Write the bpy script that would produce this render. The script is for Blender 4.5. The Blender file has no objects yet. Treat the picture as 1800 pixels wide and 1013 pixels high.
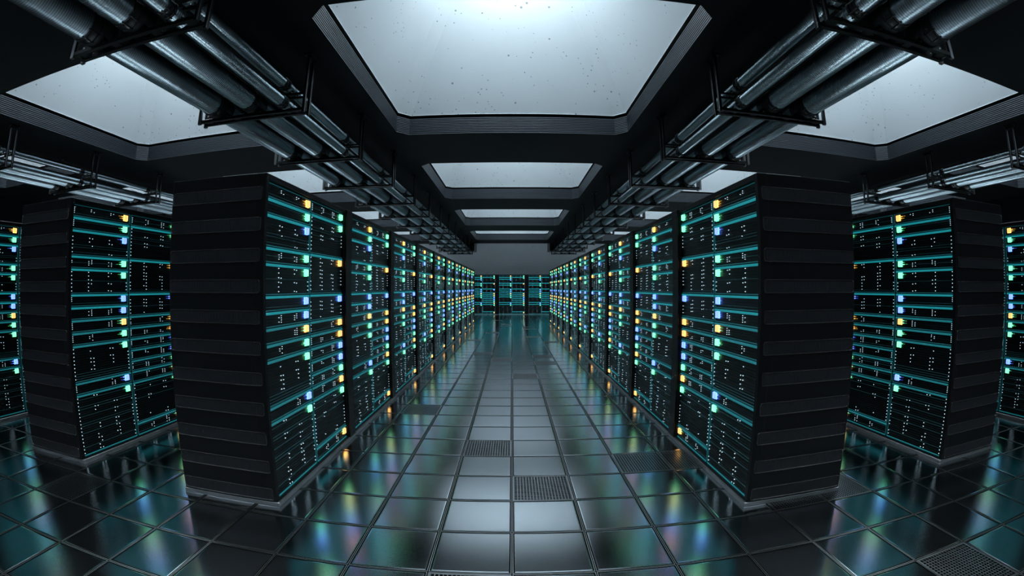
import bpy, math, random
from mathutils import Vector

C = bpy.context.scene.collection
S = bpy.context.scene
H = 2.025                      # eye height
TS = 0.6                       # floor panel size
TY0 = 2.86                     # depth of a floor joint
CEIL = 5.625
PER = 7.884                    # spacing of the skylights
SY0 = 7.542                    # first skylight centre over the aisle
YFAR, YNEAR, XW = 36.6, -4.284, 19.71

# ---------------------------------------------------------------- materials
def mat(name, base=(0.5, 0.5, 0.5), rough=0.5, metal=0.0, spec=0.5, emit=None, es=0.0, sample=True):
    m = bpy.data.materials.new(name); m.use_nodes = True
    b = m.node_tree.nodes['Principled BSDF']
    b.inputs['Base Color'].default_value = (*base, 1)
    b.inputs['Roughness'].default_value = rough
    b.inputs['Metallic'].default_value = metal
    b.inputs['Specular IOR Level'].default_value = spec
    if emit:
        b.inputs['Emission Color'].default_value = (*emit, 1)
        b.inputs['Emission Strength'].default_value = es
        if not sample: m.cycles.emission_sampling = 'NONE'
    return m

def nodes(m):
    return m.node_tree.nodes, m.node_tree.links, m.node_tree.nodes['Principled BSDF']

def rough_noise(m, scale, lo, hi):
    n, l, b = nodes(m)
    t = n.new('ShaderNodeTexCoord'); x = n.new('ShaderNodeTexNoise'); r = n.new('ShaderNodeMapRange')
    x.inputs['Scale'].default_value = scale; x.inputs['Detail'].default_value = 4
    r.inputs['From Min'].default_value = 0.3; r.inputs['From Max'].default_value = 0.7
    r.inputs['To Min'].default_value = lo; r.inputs['To Max'].default_value = hi
    l.new(t.outputs['Object'], x.inputs['Vector']); l.new(x.outputs['Fac'], r.inputs['Value'])
    l.new(r.outputs['Result'], b.inputs['Roughness'])

def wave_bump(m, axis, scale, strength, dist=0.01):
    n, l, b = nodes(m)
    t = n.new('ShaderNodeTexCoord'); w = n.new('ShaderNodeTexWave'); u = n.new('ShaderNodeBump')
    w.wave_type = 'BANDS'; w.bands_direction = axis
    w.inputs['Scale'].default_value = scale
    u.inputs['Strength'].default_value = strength; u.inputs['Distance'].default_value = dist
    l.new(t.outputs['Object'], w.inputs['Vector']); l.new(w.outputs['Fac'], u.inputs['Height'])
    l.new(u.outputs['Normal'], b.inputs['Normal'])

def concrete(name, base, dark):
    m = mat(name, base, 0.8, 0, 0.3)
    n, l, b = nodes(m)
    t = n.new('ShaderNodeTexCoord')
    def pits(scale, nscale, lo, hi, mx_):
        v = n.new('ShaderNodeTexVoronoi'); v.inputs['Scale'].default_value = scale
        nz = n.new('ShaderNodeTexNoise'); nz.inputs['Scale'].default_value = nscale; nz.inputs['Detail'].default_value = 1
        th = n.new('ShaderNodeMapRange'); th.inputs['From Min'].default_value = lo; th.inputs['From Max'].default_value = hi
        th.inputs['To Min'].default_value = 0.0; th.inputs['To Max'].default_value = mx_
        lt = n.new('ShaderNodeMath'); lt.operation = 'LESS_THAN'
        l.new(t.outputs['Object'], v.inputs['Vector']); l.new(t.outputs['Object'], nz.inputs['Vector'])
        l.new(nz.outputs['Fac'], th.inputs['Value'])
        l.new(v.outputs['Distance'], lt.inputs[0]); l.new(th.outputs['Result'], lt.inputs[1])
        return lt
    a = pits(4.2, 2.3, 0.36, 0.70, 0.12); c = pits(9.0, 1.3, 0.40, 0.66, 0.14)
    ad = n.new('ShaderNodeMath'); ad.operation = 'MAXIMUM'; l.new(a.outputs[0], ad.inputs[0]); l.new(c.outputs[0], ad.inputs[1])
    ml = n.new('ShaderNodeMath'); ml.operation = 'MULTIPLY'; ml.inputs[1].default_value = 0.75; l.new(ad.outputs[0], ml.inputs[0])
    n2 = n.new('ShaderNodeTexNoise'); n2.inputs['Scale'].default_value = 0.7; n2.inputs['Detail'].default_value = 6
    r2 = n.new('ShaderNodeMix'); r2.data_type = 'RGBA'
    r2.inputs[6].default_value = (*[c_ * 0.93 for c_ in base], 1); r2.inputs[7].default_value = (*[min(1, c_ * 1.06) for c_ in base], 1)
    l.new(t.outputs['Object'], n2.inputs['Vector']); l.new(n2.outputs['Fac'], r2.inputs[0])
    mx = n.new('ShaderNodeMix'); mx.data_type = 'RGBA'
    l.new(ml.outputs[0], mx.inputs[0]); l.new(r2.outputs[2], mx.inputs[6]); mx.inputs[7].default_value = (*dark, 1)
    l.new(mx.outputs[2], b.inputs['Base Color'])
    return m

M = {}
M['floor'] = mat('dark steel floor panel', (0.74, 0.77, 0.80), 0.14, 1.0)
M['floor_rim'] = mat('floor panel edge strip', (0.60, 0.62, 0.64), 0.32, 1.0)
M['joint'] = mat('floor joint', (0.004, 0.0045, 0.005), 0.8, 0, 0.1)
M['grate'] = mat('grate steel', (0.46, 0.48, 0.50), 0.28, 1.0)
M['void'] = mat('black void below floor', (0.004, 0.004, 0.005), 0.9)
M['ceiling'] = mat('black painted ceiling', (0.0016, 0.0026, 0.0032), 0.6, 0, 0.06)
M['ribbed'] = mat('ribbed grey skylight rim', (0.033, 0.041, 0.052), 0.5, 0.3)
M['gap_shade'] = mat('painted gap shade', (0.004, 0.004, 0.004), 0.8)
M['concrete'] = concrete('pale pitted concrete', (0.60, 0.64, 0.675), (0.10, 0.12, 0.13))
M['wall'] = concrete('grey pitted concrete', (0.74, 0.78, 0.83), (0.10, 0.11, 0.13))
M['trim'] = mat('grey painted trim', (0.24, 0.26, 0.28), 0.6)
M['lamp'] = mat('skylight lamp', (0.8, 0.8, 0.8), 0.5, 0, 0.5, (0.83, 0.96, 1.0), 54.0)
M['cabinet'] = mat('black cabinet metal', (0.003, 0.0035, 0.0045), 0.42, 0.0, 0.15)
M['vent'] = mat('ribbed black vent', (0.0075, 0.009, 0.012), 0.45, 0.0, 0.25)
wave_bump(M['vent'], 'X', 28, 0.35, 0.004)
M['vent_rim'] = mat('vent rim', (0.17, 0.175, 0.185), 0.25, 0.9)
M['plinth'] = mat('grey steel plinth', (0.26, 0.275, 0.29), 0.35, 0.9)
M['post'] = mat('black post', (0.003, 0.003, 0.0035), 0.4, 0.0, 0.22)
M['screw'] = mat('screw', (0.10, 0.10, 0.10), 0.4, 0.9)
M['plate'] = mat('black glossy server front', (0.004, 0.006, 0.007), 0.28, 0.0, 0.35)
M['fin'] = mat('dark teal fin', (0.025, 0.04, 0.045), 0.30, 0.7)
M['strip'] = mat('teal light strip', (0.02, 0.08, 0.09), 0.4, 0, 0.5, (0.006, 0.195, 0.225), 1.0, False)
M['strip_far'] = mat('bright teal light strip', (0.02, 0.08, 0.09), 0.4, 0, 0.5, (0.006, 0.40, 0.46), 1.2, False)
M['strip_far_dim'] = mat('teal light strip edge', (0.02, 0.08, 0.09), 0.4, 0, 0.5, (0.005, 0.20, 0.24), 1.2, False)
M['strip_low'] = mat('soft teal light strip', (0.02, 0.08, 0.09), 0.4, 0, 0.5, (0.006, 0.115, 0.135), 1.0, False)
M['strip_dim'] = mat('dim teal light strip', (0.02, 0.06, 0.07), 0.4, 0, 0.5, (0.003, 0.06, 0.07), 0.8, False)
M['fin_sheen'] = mat('painted teal fin sheen', (0.02, 0.05, 0.06), 0.4, 0, 0.5, (0.001, 0.013, 0.015), 1.0, False)
M['dots'] = mat('tiny white indicator', (0.3, 0.3, 0.3), 0.5, 0, 0.5, (0.62, 0.86, 1.0), 1.15, False)
M['led_orange'] = mat('orange led', (0.3, 0.3, 0.3), 0.5, 0, 0.5, (1.0, 0.42, 0.07), 4.5)
M['led_green'] = mat('green led', (0.3, 0.3, 0.3), 0.5, 0, 0.5, (0.08, 1.0, 0.36), 3.0)
M['led_blue'] = mat('blue led', (0.3, 0.3, 0.3), 0.5, 0, 0.5, (0.05, 0.16, 1.0), 6.5)
M['core_orange'] = mat('orange led face', (0.3, 0.3, 0.3), 0.5, 0, 0.5, (1.0, 0.49, 0.12), 1.5)
M['core_green'] = mat('green led face', (0.3, 0.3, 0.3), 0.5, 0, 0.5, (0.24, 1.0, 0.52), 1.4)
M['core_blue'] = mat('blue led face', (0.3, 0.3, 0.3), 0.5, 0, 0.5, (0.16, 0.29, 1.0), 1.9)
M['wire_green'] = mat('painted green led glint', (0.1, 0.1, 0.1), 0.5, 0, 0.5, (0.03, 0.42, 0.11), 1.0, False)
M['wire_orange'] = mat('painted orange led glint', (0.1, 0.1, 0.1), 0.5, 0, 0.5, (0.55, 0.30, 0.02), 1.0, False)
M['wire_blue'] = mat('painted blue led glint', (0.1, 0.1, 0.1), 0.5, 0, 0.5, (0.03, 0.07, 0.65), 1.0, False)
M['pipe'] = mat('ribbed galvanised pipe', (0.35, 0.42, 0.455), 0.35, 1.0)
def rib_bands(m, scale, lo, hi):
    n, l, b = nodes(m)
    t = n.new('ShaderNodeTexCoord'); w = n.new('ShaderNodeTexWave'); r = n.new('ShaderNodeMapRange')
    w.wave_type = 'BANDS'; w.bands_direction = 'Y'; w.inputs['Scale'].default_value = scale
    r.inputs['To Min'].default_value = lo; r.inputs['To Max'].default_value = hi
    l.new(t.outputs['Object'], w.inputs['Vector']); l.new(w.outputs['Fac'], r.inputs['Value']); l.new(r.outputs['Result'], b.inputs['Roughness'])
rib_bands(M['pipe'], 10.0, 0.27, 0.36)
def aniso(m, axis, amount):
    n, l, b = nodes(m)
    t = n.new('ShaderNodeTangent'); t.direction_type = 'RADIAL'; t.axis = axis
    l.new(t.outputs['Tangent'], b.inputs['Tangent']); b.inputs['Anisotropic'].default_value = amount; b.inputs['Anisotropic Rotation'].default_value = 0.25
aniso(M['pipe'], 'Y', 0.4)
M['clamp'] = mat('black pipe clamp', (0.02, 0.022, 0.024), 0.35, 0.6)
M['bolt'] = mat('bright bolt', (0.55, 0.56, 0.57), 0.3, 1.0)
M['hanger'] = mat('dark hanger steel', (0.022, 0.023, 0.025), 0.33, 0.8)
M['hanger_rod'] = mat('hanger post steel', (0.20, 0.205, 0.21), 0.3, 1.0)
def polished(m, col, lo, hi):
    # satin polished steel: glossy lobe without the long tail
    n, l, b = nodes(m)
    g = n.new('ShaderNodeBsdfAnisotropic'); g.distribution = 'BECKMANN'; g.inputs['Color'].default_value = (*col, 1); g.inputs['Anisotropy'].default_value = 0.0
    t = n.new('ShaderNodeTexCoord'); x = n.new('ShaderNodeTexNoise'); r = n.new('ShaderNodeMapRange')
    x.inputs['Scale'].default_value = 3.0
    r.inputs['To Min'].default_value = lo; r.inputs['To Max'].default_value = hi
    l.new(t.outputs['Object'], x.inputs['Vector']); l.new(x.outputs['Fac'], r.inputs['Value']); l.new(r.outputs['Result'], g.inputs['Roughness'])
    l.new(g.outputs[0], n['Material Output'].inputs['Surface']); n.remove(b)
polished(M['floor'], (0.84, 0.87, 0.90), 0.192, 0.207)

# ---------------------------------------------------------------- mesh builder
class MB:
    def __init__(s): s.v = []; s.f = []; s.mi = []; s.mats = []; s.sm = []
    def m(s, name):
        if name not in s.mats: s.mats.append(name)
        return s.mats.index(name)
    def quad(s, pts, m, smooth=False):
        i = len(s.v); s.v += [tuple(p) for p in pts]; s.f.append(tuple(range(i, i + len(pts)))); s.mi.append(s.m(m)); s.sm.append(smooth)
    def box(s, x0, x1, y0, y1, z0, z1, m, bev=0):
        i = len(s.v); k = s.m(m)
        if not bev:
            s.v += [(x0,y0,z0),(x1,y0,z0),(x1,y1,z0),(x0,y1,z0),(x0,y0,z1),(x1,y0,z1),(x1,y1,z1),(x0,y1,z1)]
            for q in ((0,3,2,1),(4,5,6,7),(0,1,5,4),(1,2,6,5),(2,3,7,6),(3,0,4,7)):
                s.f.append(tuple(i + a for a in q)); s.mi.append(k); s.sm.append(False)
            return
        # chamfered box: three vertices per corner
        for cz, sz in ((z0, 1), (z1, -1)):
            for cx, sx in ((x0, 1), (x1, -1)):
                for cy, sy in ((y0, 1), (y1, -1)):
                    s.v += [(cx, cy + sy*bev, cz + sz*bev), (cx + sx*bev, cy, cz + sz*bev), (cx + sx*bev, cy + sy*bev, cz)]
        def c(ix, iy, iz, a): return i + ((iz * 2 + ix) * 2 + iy) * 3 + a
        F = []
        for a in (0, 1):
            F.append([c(a,0,0,0), c(a,1,0,0), c(a,1,1,0), c(a,0,1,0)])
            F.append([c(0,a,0,1), c(1,a,0,1), c(1,a,1,1), c(0,a,1,1)])
            F.append([c(0,0,a,2), c(1,0,a,2), c(1,1,a,2), c(0,1,a,2)])
            for b in (0, 1):
                F.append([c(a,b,0,0), c(a,b,1,0), c(a,b,1,1), c(a,b,0,1)])
                F.append([c(a,0,b,0), c(a,1,b,0), c(a,1,b,2), c(a,0,b,2)])
                F.append([c(0,a,b,1), c(1,a,b,1), c(1,a,b,2), c(0,a,b,2)])
                for d in (0, 1): F.append([c(a,b,d,0), c(a,b,d,1), c(a,b,d,2)])
        ctr = Vector(((x0+x1)/2, (y0+y1)/2, (z0+z1)/2))
        for q in F:
            p = [Vector(s.v[j]) for j in q]
            nrm = (p[1]-p[0]).cross(p[2]-p[0]); mid = sum(p, Vector())/len(p)
            if nrm.dot(mid-ctr) < 0: q = q[::-1]
            s.f.append(tuple(q)); s.mi.append(k); s.sm.append(False)
    def tube(s, a, b, r, m, n=16, caps=True):
        a = Vector(a); b = Vector(b); d = (b-a).normalized()
        u = d.orthogonal().normalized(); w = d.cross(u); i = len(s.v); k = s.m(m)
        for p in (a, b):
            for j in range(n):
                t = 2*math.pi*j/n; s.v.append(tuple(p + r*(math.cos(t)*u + math.sin(t)*w)))
        for j in range(n):
            s.f.append((i+j, i+(j+1)%n, i+n+(j+1)%n, i+n+j)); s.mi.append(k); s.sm.append(True)
        if caps:
            s.f.append(tuple(i+j for j in reversed(range(n)))); s.mi.append(k); s.sm.append(False)
            s.f.append(tuple(i+n+j for j in range(n))); s.mi.append(k); s.sm.append(False)
    def ringband(s, cx, cz, y0, y1, r0, r1, m, n=28):
        i = len(s.v); k = s.m(m)
        for (y, r) in ((y0, r0), (y0, r1), (y1, r1), (y1, r0)):
            for j in range(n):
                t = 2*math.pi*j/n; s.v.append((cx + r*math.cos(t), y, cz + r*math.sin(t)))
        for q in range(3):
            for j in range(n):
                s.f.append((i+q*n+j, i+q*n+(j+1)%n, i+(q+1)*n+(j+1)%n, i+(q+1)*n+j)); s.mi.append(k); s.sm.append(q == 1)
    def mirror(s):
        o = MB(); o.v = [(-x, y, z) for x, y, z in s.v]; o.f = [tuple(reversed(f)) for f in s.f]
        o.mi = list(s.mi); o.mats = list(s.mats); o.sm = list(s.sm); return o
    def add(s, o):
        i = len(s.v); s.v += o.v
        for f, mi, sm in zip(o.f, o.mi, o.sm):
            s.f.append(tuple(i+a for a in f)); s.mi.append(s.m(o.mats[mi])); s.sm.append(sm)
    def data(s, name):
        me = bpy.data.meshes.new(name); me.from_pydata(s.v, [], s.f)
        for mn in s.mats: me.materials.append(M[mn])
        me.polygons.foreach_set('material_index', s.mi)
        me.polygons.foreach_set('use_smooth', s.sm)
        me.update(); return me
    def build(s, name, parent=None, loc=(0, 0, 0)):
        return link(name, s.data(name), parent, loc)

def link(name, data, parent=None, loc=(0, 0, 0)):
    o = bpy.data.objects.new(name, data); C.objects.link(o); o.location = loc
    if parent: o.parent = parent
    return o
def thing(name, label, cat, loc=(0, 0, 0), rz=0, group=None, data=None):
    o = link(name, data, None, loc); o.rotation_euler = (0, 0, rz)
    o['label'] = label; o['category'] = cat
    if group: o['group'] = group
    return o
def struct(mb, name):
    o = mb.build(name); o['kind'] = 'structure'; return o
ORD = ['first', 'second', 'third', 'fourth', 'fifth', 'sixth', 'seventh', 'eighth', 'ninth', 'tenth', 'eleventh', 'twelfth', 'thirteenth', 'fourteenth']

# ---------------------------------------------------------------- floor
GR = [(-1,-1),(0,2),(-1,4),(2,3),(3,3),(-3,7),(0,12),(1,15),(-1,16),(1,17),(-2,18),(2,23),(-3,24),(1,26),(-2,29),
      (1,32),(1,34),(-1,35),(-1,37),(-2,42),(5,-2),(4,1),(5,1),(-8,0)]
def frame(mb, x0, y0, x1, y1, a, b, za, zb, m):
    o = [(x0+a,y0+a,za),(x1-a,y0+a,za),(x1-a,y1-a,za),(x0+a,y1-a,za)]
    i = [(x0+b,y0+b,zb),(x1-b,y0+b,zb),(x1-b,y1-b,zb),(x0+b,y1-b,zb)]
    for k in range(4):
        j = (k+1) % 4; mb.quad([o[k], o[j], i[j], i[k]], m)
fl = MB()
NX = 33
for n in range(-NX, NX):
    for k in range(-12, 57):
        if (n, k) in GR: continue
        x0 = n*TS; y0 = TY0 + k*TS; x1 = x0+TS; y1 = y0+TS
        if y1 > YFAR + 0.7 or x1 > XW + 0.3: continue
        frame(fl, x0, y0, x1, y1, 0, 0.0035, -0.008, -0.008, 'joint')
        frame(fl, x0, y0, x1, y1, 0.0035, 0.0045, -0.008, 0.0, 'joint')
        frame(fl, x0, y0, x1, y1, 0.0045, 0.0088, 0.0, 0.0, 'floor_rim')
        frame(fl, x0, y0, x1, y1, 0.0088, 0.0105, 0.0, -0.007, 'joint')
        frame(fl, x0, y0, x1, y1, 0.0105, 0.020, -0.007, -0.0014, 'joint')
        frame(fl, x0, y0, x1, y1, 0.020, 0.029, -0.0014, -0.0004, 'floor')
        b = 0.029; z = -0.0004
        fl.quad([(x0+b,y0+b,z),(x1-b,y0+b,z),(x1-b,y1-b,z),(x0+b,y1-b,z)], 'floor')
struct(fl, 'floor')
sub = MB(); sub.quad([(-XW,YNEAR,-0.35),(XW,YNEAR,-0.35),(XW,YFAR,-0.35),(-XW,YFAR,-0.35)], 'void')
o = struct(sub, 'floor_void')

gm = MB()
frame(gm, 0, 0, TS, TS, 0.0035, 0.0045, -0.03, 0, 'grate'); frame(gm, 0, 0, TS, TS, 0.0045, 0.024, 0, 0, 'grate'); frame(gm, 0, 0, TS, TS, 0.024, 0.0245, 0, -0.03, 'grate')
NB = 18
for j in range(1, NB):
    c = 0.024 + (TS-0.048)*j/NB
    gm.box(c-0.0042, c+0.0042, 0.022, TS-0.022, -0.0045, -0.001, 'grate')
    gm.box(0.022, TS-0.022, c-0.0042, c+0.0042, -0.0052, -0.0018, 'grate')
gdat = gm.data('floor_grate')
GLAB = {
 (-1,-1): 'perforated steel floor grate cut off by the bottom edge, left of the centre joint',
 (0,2): 'large bright perforated floor grate just right of the centre joint, nearest in the aisle',
 (-1,4): 'perforated floor grate just left of the centre joint, second nearest in the aisle',
 (2,3): 'dark perforated floor grate on the right side of the aisle beside the nearest rack row',
 (3,3): 'perforated floor grate partly under the plinth of the right rack row',
 (-3,7): 'perforated floor grate on the left side of the aisle beside the rack row',
 (0,12): 'perforated floor grate right of the centre joint, midway along the aisle',
 (1,15): 'perforated floor grate one panel right of centre, nearer of two in that column midway',
 (-1,16): 'perforated floor grate just left of the centre joint, midway along the aisle',
 (1,17): 'perforated floor grate one panel right of centre, just behind another midway grate',
 (-2,18): 'perforated floor grate one panel left of centre, midway down the aisle',
 (2,23): 'thin far floor grate two panels right of the centre joint',
 (-3,24): 'thin far floor grate beside the left rack row, two panels left of centre',
 (1,26): 'thin far floor grate one panel right of centre, behind the midway pair',
 (-2,29): 'thin far floor grate one panel left of centre, in the far third of the aisle',
 (1,32): 'thin dark floor grate right of centre near the end racks, nearer of that pair',
 (1,34): 'thin dark floor grate right of centre near the end racks, farther of that pair',
 (-1,35): 'thin dark floor grate left of centre near the end racks, nearer of that pair',
 (-1,37): 'thin dark floor grate left of centre near the end racks, farther of that pair',
 (-2,42): 'farthest floor grate, a thin dark line left of centre before the end racks',
 (5,-2): 'perforated floor grate in the bottom right corner of the picture',
 (4,1): 'perforated floor grate against the end panel of the nearest right rack',
 (5,1): 'perforated floor grate at the rear corner of the nearest right aisle rack',
 (-8,0): 'dark perforated floor grate before the nearest rack of the outer left row'}
for (n, k) in GR:
    thing('floor_grate', GLAB[(n,k)], 'floor grate', (n*TS, TY0+k*TS, 0), 0, 'perforated floor grates', gdat)

# ---------------------------------------------------------------- ceiling with skylight openings
def octa(h, c, z):
    return [(h,-h+c,z),(h,h-c,z),(h-c,h,z),(-h+c,h,z),(-h,h-c,z),(-h,-h+c,z),(-h+c,-h,z),(h-c,-h,z)]
R0, CH = 2.664, 0.25
SKY = [(i, j) for i in (0, -1, 1) for j in (0, 1, 2, 3)] + [(i, -1) for i in (0, -1, 1)] + [(i, j) for i in (-2, 2) for j in (0, 1, 2)]
ce = MB(); hp = PER/2
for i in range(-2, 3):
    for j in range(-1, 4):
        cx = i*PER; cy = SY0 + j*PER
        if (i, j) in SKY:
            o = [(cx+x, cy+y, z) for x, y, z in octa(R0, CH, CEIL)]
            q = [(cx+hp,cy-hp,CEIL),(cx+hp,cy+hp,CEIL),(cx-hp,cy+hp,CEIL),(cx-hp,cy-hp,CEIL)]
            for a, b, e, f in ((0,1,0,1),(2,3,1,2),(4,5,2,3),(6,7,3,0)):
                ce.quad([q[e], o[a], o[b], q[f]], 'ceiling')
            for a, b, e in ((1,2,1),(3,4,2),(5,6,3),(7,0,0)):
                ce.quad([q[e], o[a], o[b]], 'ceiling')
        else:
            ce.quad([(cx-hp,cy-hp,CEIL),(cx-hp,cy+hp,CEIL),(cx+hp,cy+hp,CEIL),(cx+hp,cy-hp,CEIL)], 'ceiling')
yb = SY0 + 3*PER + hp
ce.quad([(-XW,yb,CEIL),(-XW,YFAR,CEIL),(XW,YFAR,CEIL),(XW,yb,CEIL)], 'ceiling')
struct(ce, 'ceiling')

# skylight meshes
ZR = 6.04
rim = MB(); rim_n = 10; prev = octa(R0, CH, CEIL)
def ringq(mb, a, b, m):
    for k in range(8):
        j = (k+1) % 8; mb.quad([a[k], b[k], b[j], a[j]], m)
for s_ in range(rim_n):
    za = CEIL + (ZR-CEIL)*s_/rim_n; zb = CEIL + (ZR-CEIL)*(s_+1)/rim_n; t = (zb-za)
    a = octa(R0, CH, za); b = octa(R0, CH, za+t*0.56); c = octa(R0+0.02, CH, za+t*0.60); d = octa(R0+0.02, CH, za+t*0.97); e = octa(R0, CH, zb)
    ringq(rim, a, b, 'ribbed'); ringq(rim, b, c, 'gap_shade'); ringq(rim, c, d, 'gap_shade'); ringq(rim, d, e, 'gap_shade')  # groove faces coloured near black, painting in the shade between ribs
rim_d = rim.data('rim')
gap = MB(); ringq(gap, octa(R0, CH, ZR), octa(R0+0.06, CH, ZR+0.005), 'gap_shade'); ringq(gap, octa(R0+0.06, CH, ZR+0.005), octa(R0+0.06, CH, ZR+0.05), 'gap_shade')
ringq(gap, octa(R0+0.06, CH, ZR+0.05), octa(2.635, CH, ZR+0.05), 'gap_shade'); gap_d = gap.data('painted_shade_gap')
ZT, RT = 10.1, 0.75
sh = MB(); ringq(sh, octa(2.635, CH, ZR+0.05), octa(2.635, CH, ZR+0.062), 'concrete'); ringq(sh, octa(2.635, CH, ZR+0.062), octa(RT, 0.21, ZT), 'concrete')
sh_d = sh.data('shaft')
lp = MB(); a = octa(RT, 0.21, ZT); lp.quad(list(reversed(a)), 'lamp'); lp_d = lp.data('light_panel')
colname = {0: 'over the aisle', -1: 'left of the aisle', 1: 'right of the aisle', -2: 'far left beyond the outer racks', 2: 'far right beyond the outer racks'}
for (i, j) in SKY:
    if j >= 0: lab = 'glowing concrete skylight shaft %s, %s from the camera' % (colname[i], ORD[j])
    else: lab = 'glowing concrete skylight shaft %s, above and behind the camera' % colname[i]
    t = thing('skylight', lab, 'skylight', (i*PER, SY0+j*PER, CEIL), 0, 'skylights %s' % colname[i])
    for nm, d in (('rim', rim_d), ('painted_shade_gap', gap_d), ('shaft', sh_d), ('light_panel', lp_d)):
        p = link(nm, d, t, (0, 0, -CEIL))
        if nm == 'rim': p['label'] = 'dark ribbed rim'

# ---------------------------------------------------------------- walls
OX0, OX1, OZ = 3.05, 5.75, 5.03
w = MB()
def wq(x0, x1, z0, z1): w.quad([(x0,YFAR,z0),(x1,YFAR,z0),(x1,YFAR,z1),(x0,YFAR,z1)], 'wall')
wq(-XW, XW, 0, OZ); wq(-OX0, OX0, OZ, CEIL)
for s_ in (-1, 1):
    a, b = sorted((s_*OX1, s_*XW)); wq(a, b, OZ, CEIL)
struct(w, 'wall_back')
for s_, nm in ((-1, 'left'), (1, 'right')):
    w = MB(); w.quad([(s_*XW,YNEAR,0),(s_*XW,YFAR,0),(s_*XW,YFAR,CEIL),(s_*XW,YNEAR,CEIL)], 'ceiling'); struct(w, 'wall_' + nm)
w = MB(); w.quad([(-XW,YNEAR,0),(XW,YNEAR,0),(XW,YNEAR,CEIL),(-XW,YNEAR,CEIL)], 'ceiling'); struct(w, 'wall_front')
for q, s_ in enumerate((-1, 1)):
    d = MB(); x0, x1 = OX0, OX1
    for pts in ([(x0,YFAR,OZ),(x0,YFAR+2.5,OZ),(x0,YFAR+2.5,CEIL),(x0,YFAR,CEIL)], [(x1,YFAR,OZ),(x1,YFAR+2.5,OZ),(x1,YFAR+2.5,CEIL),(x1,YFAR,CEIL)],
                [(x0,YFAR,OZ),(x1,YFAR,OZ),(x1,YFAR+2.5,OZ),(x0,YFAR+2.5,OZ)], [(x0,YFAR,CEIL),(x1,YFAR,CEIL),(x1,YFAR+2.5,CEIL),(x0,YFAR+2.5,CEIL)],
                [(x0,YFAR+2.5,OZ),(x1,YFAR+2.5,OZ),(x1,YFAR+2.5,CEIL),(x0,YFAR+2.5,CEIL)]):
        d.quad(pts, 'gap_shade')
    if s_ < 0: d = d.mirror()
    struct(d, 'recess')
    d = MB(); d.box(x0-0.2, x0, YFAR-0.06, YFAR, OZ-0.12, CEIL, 'trim'); d.box(x0, x1+0.2, YFAR-0.06, YFAR, OZ-0.12, OZ, 'trim'); d.box(x1, x1+0.2, YFAR-0.06, YFAR, OZ, CEIL, 'trim')
    if s_ < 0: d = d.mirror()
    struct(d, 'trim_%d' % (q+1))

# ---------------------------------------------------------------- server racks (local: x outward from front, y along the row, z up)
LW, LH = 0.058, 0.070
def servers():
    rnd = random.Random(7); out = []
    Lz = [2.923, 2.776, 2.630, 2.333, 2.185, 1.890, 1.742, 1.594, 1.447, 1.300, 0.869, 0.725]
    Lc = 'ogbggbbogg' + 'bg'
    Rz = [2.923, 2.776, 2.336, 1.891, 1.595, 1.448, 1.301, 1.154, 1.011, 0.867, 0.720, 0.165]
    Rc = 'ggobboobbgogo'
    Rc = 'ggobo' + 'obbgog' + 'o'
    for sec, (zs, cs) in enumerate(((Lz, Lc), (Rz, Rc))):
        u0 = 0.055 if sec == 0 else 1.042; u1 = u0 + 0.955
        for q, z in enumerate(zs):
            zt = z + 0.066; zb = zs[q+1] + 0.066 if q+1 < len(zs) else 0.062
            out.append((sec, q, u0, u1, zt, zb, z, {'o': 'orange', 'g': 'green', 'b': 'blue'}[cs[q]]))
    return out
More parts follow.
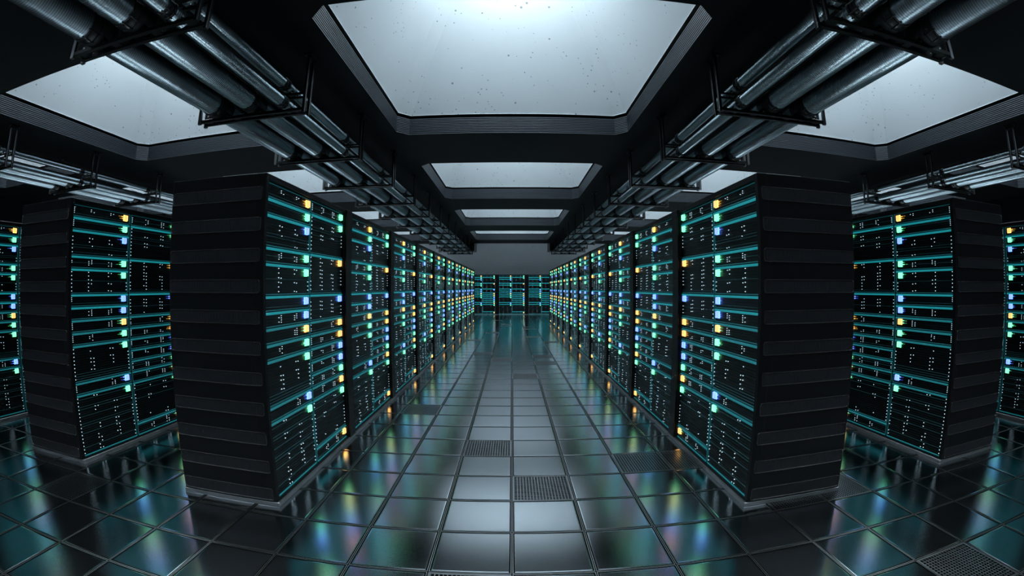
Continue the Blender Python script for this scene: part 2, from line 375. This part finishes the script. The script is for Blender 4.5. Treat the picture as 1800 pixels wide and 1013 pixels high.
def server_meshes():
    res = []
    rnd = random.Random(11); r3 = random.Random(3)
    for sec, q, u0, u1, zt, zb, zl, col in servers():
        pl, st, le, do = MB(), MB(), MB(), MB()
        one = (zt-zb) < 0.2
        pl.box(-0.10, -0.035, u0, u1, zb+0.004, zt-0.002, 'plate')
        z = zb + 0.034
        while z < zt - 0.045:
            h = 0.0022 if int(z*1000) % 3 else 0.0034
            pl.box(-0.036, -0.029, u0+0.004, u1-0.004, z, z+h, 'fin')
            if r3.random() < 0.3: st.box(-0.034, -0.0275, u0+0.004, u1-0.004, z+h, z+h+0.0045, 'fin_sheen')  # faint glow painted in for teal light caught by the fins
            z += 0.0286
        # light strips
        if q == 0:
            st.box(-0.036, -0.028, u0, u1, zt-0.014, zt-0.008, 'strip_dim')
        else:
            hb = 0.0115 if zl > 1.2 else 0.0095
            st.box(-0.036, -0.022, u0, u1, zt-0.017-hb, zt-0.017+hb, 'strip' if zl > 1.7 else 'strip_low')
        if zb > 0.1:
            st.box(-0.036, -0.026, u0, u1, zb+0.005, zb+0.015, 'strip_dim')
        else:
            st.box(-0.036, -0.024, u0, u1, zb+0.002, zb+0.012, 'strip_low')
        ue = u1 if sec == 0 else u0
        st.box(-0.036, -0.026, ue-0.003, ue+0.003, zb+0.006, zt-0.008, 'strip_dim')
        # status light: a protruding lit block with glowing streaks painted as its reflection on the front
        uc = u0 + 0.878
        le.box(-0.036, -0.026, uc-LW/2-0.003, uc+LW/2+0.003, zl-LH/2-0.003, zl+LH/2+0.003, 'led_' + col)
        le.box(-0.027, -0.006, uc-LW/2, uc+LW/2, zl-LH/2, zl+LH/2, 'core_' + col, 0.003)
        wc = 'green' if (col == 'green' or (col == 'orange' and q > 6)) else col
        for s_ in range(rnd.choice((1, 2, 2))):
            zz = zl + (0.010, -0.014)[s_] + rnd.uniform(-0.006, 0.006); ln = rnd.uniform(0.05, 0.10)
            le.box(-0.034, -0.027, uc-LW/2-ln*0.45, uc-LW/2, zz-0.005, zz+0.005, 'core_' + wc)
            le.box(-0.034, -0.029, uc-LW/2-ln, uc-LW/2-ln*0.45, zz-0.0028, zz+0.0028, 'wire_' + wc)  # no wire: thin glowing streak painted in as the led's reflection
        # indicator dots in columns
        d = 0.0042
        def dot(u, z, s_=1.0):
            do.box(-0.032, -0.0265, u-d*s_, u+d*s_, z-d*s_, z+d*s_, 'dots')
        top = zt - 0.042; bot = zb + 0.034
        step = 0.0205 if one else 0.0435
        # edge column
        z = top; skip = rnd.random() < 0.15
        while z > bot and not skip:
            if rnd.random() < 0.92: dot(u0+0.022, z, 0.75 if one else 1.0)
            z -= step
        # edge column under the status light on tall units
        if not one:
            z = zl - 0.095
            while z > bot:
                if rnd.random() < 0.72: dot(u1-0.022, z)
                z -= step
        for c0 in (0.285, 0.615):
            if one and rnd.random() < 0.12: continue
            lit = rnd.random() < 0.85; z = top - rnd.choice((0, step))
            while z > bot:
                if lit:
                    a = rnd.random()
                    if a < 0.80: dot(u0+c0, z, 0.8 if one else 1.0)
                    if a > 0.25: dot(u0+c0+0.048, z - 0.004, 0.8 if one else 1.0)
                if rnd.random() < (0.10 if one else 0.28): lit = not lit
                z -= step
        res.append((pl, st, le, do, col))
    return res
SM = server_meshes()
def cabinet_meshes():
    cab = MB()
    cab.box(-1.085, -0.10, 0.0, 2.238, 0.045, 3.045, 'cabinet', 0.006)
    cab.box(-0.105, 0.0, 0.0, 0.052, 0.045, 3.045, 'cabinet', 0.004)       # near stile
    cab.box(-0.105, 0.0, 2.0, 2.238, 0.045, 3.045, 'cabinet', 0.004)        # far stile
    cab.box(-0.105, 0.0, 0.05, 2.002, 2.992, 3.045, 'cabinet', 0.004)      # header
    cab.box(-0.105, 0.0, 0.05, 2.002, 0.045, 0.060, 'cabinet')             # sill
    cab.box(-0.105, -0.075, 0.05, 2.002, 0.058, 2.995, 'post')             # dark back
    for k in range(3): cab.box(-1.075, -0.01, 0.0, 0.001, 2.962+0.024*k, 2.970+0.024*k, 'cabinet')
    pln = MB(); pln.box(-1.10, 0.022, 0.0, 2.238, 0.0, 0.045, 'plinth', 0.005)
    post = MB(); post.box(-0.04, 0.022, 2.022, 2.236, 0.046, 3.04, 'post', 0.004)
    for k in range(26):
        for u in (2.045, 2.213): post.box(0.021, 0.025, u-0.005, u+0.005, 0.12+k*0.114, 0.13+k*0.114, 'screw')
    div = MB(); div.box(-0.09, -0.034, 1.012, 1.040, 0.062, 2.990, 'post')
    vents = []
    for k in range(11):
        v = MB(); zt = 2.925-0.2740*k; zb = zt-0.125; x0, x1 = -1.070, -0.030; r = 0.026; y = 0.0
        def rr(x0, x1, z0, z1, r, y):
            p = []
            for cx, cz, a0 in ((x1-r, z1-r, 0), (x0+r, z1-r, 90), (x0+r, z0+r, 180), (x1-r, z0+r, 270)):
                for s_ in range(5):
                    a = math.radians(a0 + 22.5*s_); p.append((cx+r*math.cos(a), y, cz+r*math.sin(a)))
            return p
        A = rr(x0, x1, zb, zt, r, -0.0005); B = rr(x0+0.002, x1-0.002, zb+0.002, zt-0.002, r-0.002, -0.010)
        Cc = rr(x0+0.007, x1-0.007, zb+0.007, zt-0.007, r-0.006, -0.010); D = rr(x0+0.010, x1-0.010, zb+0.010, zt-0.010, r-0.009, -0.003)
        n = len(A)
        for P, Q, mm in ((A, B, 'vent_rim'), (B, Cc, 'vent_rim'), (Cc, D, 'vent_rim')):
            for a in range(n):
                b = (a+1) % n; v.quad([P[a], Q[a], Q[b], P[b]], mm)
        v.quad(D, 'vent'); vents.append(v)
    return cab, pln, post, div, vents
CABM = cabinet_meshes()

def brighten(m):
    o = MB(); o.v, o.f, o.mi, o.sm = m.v, m.f, m.mi, m.sm
    o.mats = [{'strip': 'strip_far', 'strip_low': 'strip_far', 'strip_dim': 'strip_far_dim'}.get(x, x) for x in m.mats]; return o
def family(mirror, joined, bright=False):
    f = (lambda m: m.mirror()) if mirror else (brighten if bright else (lambda m: m))
    cab, pln, post, div, vents = CABM
    d = {'cabinet': f(cab).data('cabinet'), 'plinth': f(pln).data('plinth'), 'post': f(post).data('post'), 'divider': f(div).data('divider'),
         'vents': [f(v).data('side_vent') for v in vents], 'servers': []}
    for pl, st, le, do, col in SM:
        if joined:
            a = MB(); [a.add(x) for x in (pl, st, le, do)]
            d['servers'].append((f(a).data('server'),))
        else:
            d['servers'].append((f(pl).data('server'), f(st).data('light_strip'), f(le).data('status_light'), f(do).data('indicator_lights'), col))
    return d
FAM = {}
def rack(x, y, mirror, detail, label, group, rz=0, vents=True):
    key = (mirror, detail, rz != 0)
    if key not in FAM: FAM[key] = family(mirror, not detail, rz != 0)
    F = FAM[key]
    t = thing('server_rack', label, 'server rack', (x, y, 0), rz, group)
    link('cabinet', F['cabinet'], t); p = link('plinth', F['plinth'], t); p['label'] = 'grey steel plinth'
    link('post', F['post'], t); link('divider', F['divider'], t)
    if vents:
        for v in F['vents']: link('side_vent', v, t)
    for s_ in F['servers']:
        o = link('server', s_[0], t)
        if len(s_) > 1:
            a = link('light_strip', s_[1], o); a['label'] = 'teal light strips'
            b = link('status_light', s_[2], o); b['label'] = 'glowing %s status light' % s_[4]
            b = link('indicator_lights', s_[3], o); b['kind'] = 'stuff'
    return t
XF, XO, XT, Y0, PT = 2.160, 4.945, 7.74, 3.615, 2.24
for s_, side in ((-1, 'left'), (1, 'right')):
    mir = s_ > 0
    for k in range(10):
        if k == 0: lab = 'black server rack with vented end panel, nearest the camera in the %s aisle row' % side
        elif k == 9: lab = 'farthest black server rack in the aisle row on the %s' % side
        else: lab = 'black server rack with coloured lights, %s from the camera in the %s aisle row' % (ORD[k], side)
        rack(s_*XF, Y0+PT*k, mir, k < 4, lab, 'server racks lining the %s of the aisle' % side, 0, k == 0)
    for k in range(2):
        lab = ('black server rack with vented end panel, nearest in the outer %s row' if k == 0 else 'black server rack second from the camera in the outer %s row, mostly hidden') % side
        rack(s_*XO, Y0+0.06+PT*k, mir, k == 0, lab, 'server racks of the outer %s row' % side, 0, k == 0)
    rack(s_*XT, Y0+0.06, mir, True, 'black server rack cut off by the %s edge of the picture' % side, 'server racks of the edge %s row' % side, 0, False)
for k, nm in ((-1, 'left'), (0, 'middle'), (1, 'right')):
    rack(-1.03+PT*k, 34.4, False, False, '%s of the three server racks facing the camera at the end of the aisle' % nm, 'server racks across the end of the aisle', -math.pi/2, False)
for k, nm in ((-2, 'left'), (2, 'right')):
    rack(-1.03+PT*k, 34.4, False, False, 'server rack at the %s end of the end row, mostly hidden behind the aisle row' % nm, 'server racks across the end of the aisle', -math.pi/2, False)

# ---------------------------------------------------------------- pipes and hangers
HY0, HP = 6.18, 2.675
# (distance from the aisle-side post, height, radius, name, words)
PIPES = [(0.31, 5.085, 0.088, 'upper narrow pipe beside the hanger posts'), (0.315, 4.80, 0.088, 'lower narrow pipe beside the hanger posts'),
         (0.91, 4.895, 0.170, 'thick ribbed pipe in the middle'), (1.56, 4.905, 0.186, 'thickest ribbed pipe on the outer edge')]
def hanger_mesh(front_rods=True):
    """local: origin on the ceiling side post line, +x away from the aisle, y along the pipes, z world"""
    h = {}
    p = MB()
    for dy in (-0.085, 0.085):
        p.box(-0.022, -0.008, dy-0.026, dy-0.014, 4.66, 5.56, 'hanger_rod'); p.box(-0.018, 0.022, dy-0.028, dy+0.028, 4.655, 5.56, 'hanger', 0.003)
    h['post'] = p
    b = MB()
    for dy in (-0.075, 0.075):
        b.box(-0.02, 1.94, dy-0.028, dy+0.028, 4.678, 4.728, 'hanger', 0.004)
        b.box(0.0, 0.60, dy-0.015, dy+0.015, 4.955, 4.985, 'hanger')
    for x in (0.12, 0.62, 1.24, 1.80): b.box(x-0.06, x+0.06, -0.09, 0.09, 4.700, 4.712, 'hanger')
    h['crossbar'] = b
    e = MB()
    for dy in (-0.085, 0.085): e.box(1.905, 1.965, dy-0.022, dy+0.022, 4.655, 4.955, 'hanger_rod', 0.004)
    e.box(1.92, 1.95, -0.07, 0.07, 4.715, 4.745, 'hanger_rod')
    h['end_stub'] = e
    f = MB()
    f.box(-0.06, 0.08, -0.13, 0.13, 5.605, 5.625, 'hanger'); f.box(-0.025, 0.03, -0.10, 0.10, 5.54, 5.61, 'hanger')
    for dy in (-0.09, 0.09):
        f.tube((-0.05, dy, 5.61), (0.0, dy, 5.50), 0.010, 'hanger', 6)
    h['ceiling_plate'] = f
    for gi, (dx, z, r, _) in enumerate(PIPES):
        g = MB()
        for dy in (-0.075, 0.075):
            zb = 4.985 if z > 5 else 4.728
            ww = r*0.95
            # v-shaped saddle plates either side of the pipe
            for sg in (-1, 1):
                xs = [dx+sg*0.25*r, dx+sg*1.05*r, dx+sg*1.25*r, dx+sg*0.86*r]
                zs = [zb, zb, zb+0.03, min(z-0.5*r, zb+0.75*r)]
                A = [(x, dy-0.006, zz) for x, zz in zip(xs, zs)]; B = [(x, dy+0.006, zz) for x, zz in zip(xs, zs)]
                g.quad(A, 'hanger'); g.quad(B[::-1], 'hanger')
                for a in range(4):
                    c = (a+1) % 4; g.quad([A[a], B[a], B[c], A[c]], 'hanger')
            for sg in (-1, 1): g.box(dx+sg*r*0.9-0.012, dx+sg*r*0.9+0.012, dy-0.022, dy+0.022, zb, zb+0.018, 'bolt')
        h['saddle%d' % gi] = g
    d = MB()
    for dy in (-0.05, 0.05): d.tube((1.64, dy, 5.39), (1.64, dy, CEIL), 0.010, 'hanger_rod', 8)
    d.box(1.60, 1.68, -0.06, 0.06, 5.365, 5.392, 'hanger')
    h['drop_rod'] = d
    return h
HM = hanger_mesh()
HD = {}
for mir in (False, True): HD[mir] = {k: (v.mirror() if mir else v).data(k.rstrip('0123')) for k, v in HM.items()}
def tray(x0, s_, ks, where, ya, yb):
    # s_ = direction away from the aisle
    for k in ks:
        ordn = k - ks[0]
        t = thing('pipe_hanger', 'dark steel pipe hanger %s, %s from the camera' % (where, ORD[ordn]), 'pipe hanger', (x0, HY0+HP*k, 0), 0, 'pipe hangers %s' % where)
        for nm, d in HD[s_ < 0].items(): link(nm.rstrip('0123'), d, t)
    for dx, z, r, words in PIPES:
        xc = x0 + s_*dx
        pm = MB(); pm.tube((0, 0, 0), (0, yb-ya, 0), r, 'pipe', 40, True)
        t = thing('pipe', '%s of the tray %s' % (words, where), 'pipe', (xc, ya, z), 0, 'metal pipes %s' % where, pm.data('pipe'))
        for k in ks:
            cm = CL.get(r)
            if cm is None:
                c = MB()
                c.ringband(0, 0, -0.075, -0.045, r-0.002, r+0.011, 'clamp'); c.ringband(0, 0, 0.035, 0.065, r-0.002, r+0.011, 'clamp')
                c.ringband(0, 0, -0.045, 0.035 if r < 0.1 else 0.31, r-0.004, r+0.005, 'clamp')
                for a in (35, 145, 215, 250, 290, 325):
                    a = math.radians(a); c.tube(((r+0.006)*math.cos(a), -0.09, (r+0.006)*math.sin(a)), ((r+0.006)*math.cos(a), 0.08, (r+0.006)*math.sin(a)), 0.009, 'bolt' if math.sin(a) > -0.5 else 'clamp', 8)
                cm = CL[r] = c.data('pipe_clamp')
            link('pipe_clamp', cm, t, (0, HY0+HP*k-0.235-ya, 0))
    pm = MB(); pm.tube((0, 0, 0), (0, yb-ya, 0), 0.028, 'pipe', 16, True)
    thing('conduit', 'thin bright conduit running above the pipes %s' % where, 'conduit', (x0+s_*1.64, ya, 5.42), 0, 'conduits', pm.data('conduit'))
CL = {}
XH = 3.11
tray(-XH, -1, list(range(-1, 12)), 'left of the aisle', -4.2, 38.9)
tray(XH, 1, list(range(-1, 12)), 'right of the aisle', -4.2, 38.9)
tray(-XH-PER, -1, list(range(0, 5)), 'over the outer left racks', -4.2, 36.55)
tray(XH+PER, 1, list(range(0, 5)), 'over the outer right racks', -4.2, 36.55)
tray(-XH-2*PER+0.9, -1, list(range(0, 3)), 'at the far left edge', 1.0, 22) if False else None

# ---------------------------------------------------------------- camera (fisheye lens)
cd = bpy.data.cameras.new('camera'); cam = bpy.data.objects.new('camera', cd); C.objects.link(cam)
cam.location = (0, 0, H); cam.rotation_euler = (math.radians(90), 0, 0)
S.camera = cam
S.render.engine = 'CYCLES'
cd.type = 'PANO'; cd.sensor_fit = 'HORIZONTAL'; cd.sensor_width = 36.0; cd.sensor_height = 36.0*1013/1800
def setc(k, v):
    for tgt in (cd, getattr(cd, 'cycles', None)):
        try: setattr(tgt, k, v); return
        except Exception: pass
setc('panorama_type', 'FISHEYE_LENS_POLYNOMIAL')
setc('fisheye_fov', math.radians(170))
for k, v in zip(range(5), (0.0, -0.062489354193, -0.000008692818, 0.000015485668, -0.000000214924)):
    setc('fisheye_polynomial_k%d' % k, v)
cd.clip_start = 0.05; cd.clip_end = 200

w = bpy.data.worlds.new('world'); S.world = w; w.use_nodes = True
w.node_tree.nodes['Background'].inputs['Color'].default_value = (0, 0, 0, 1)
S.view_settings.view_transform = 'Standard'; S.view_settings.look = 'None'; S.view_settings.gamma = 1; S.view_settings.exposure = 0
S.view_settings.use_curve_mapping = False
cy = S.cycles
cy.max_bounces = 8; cy.diffuse_bounces = 5; cy.glossy_bounces = 4; cy.sample_clamp_indirect = 6
cy.use_denoising = True
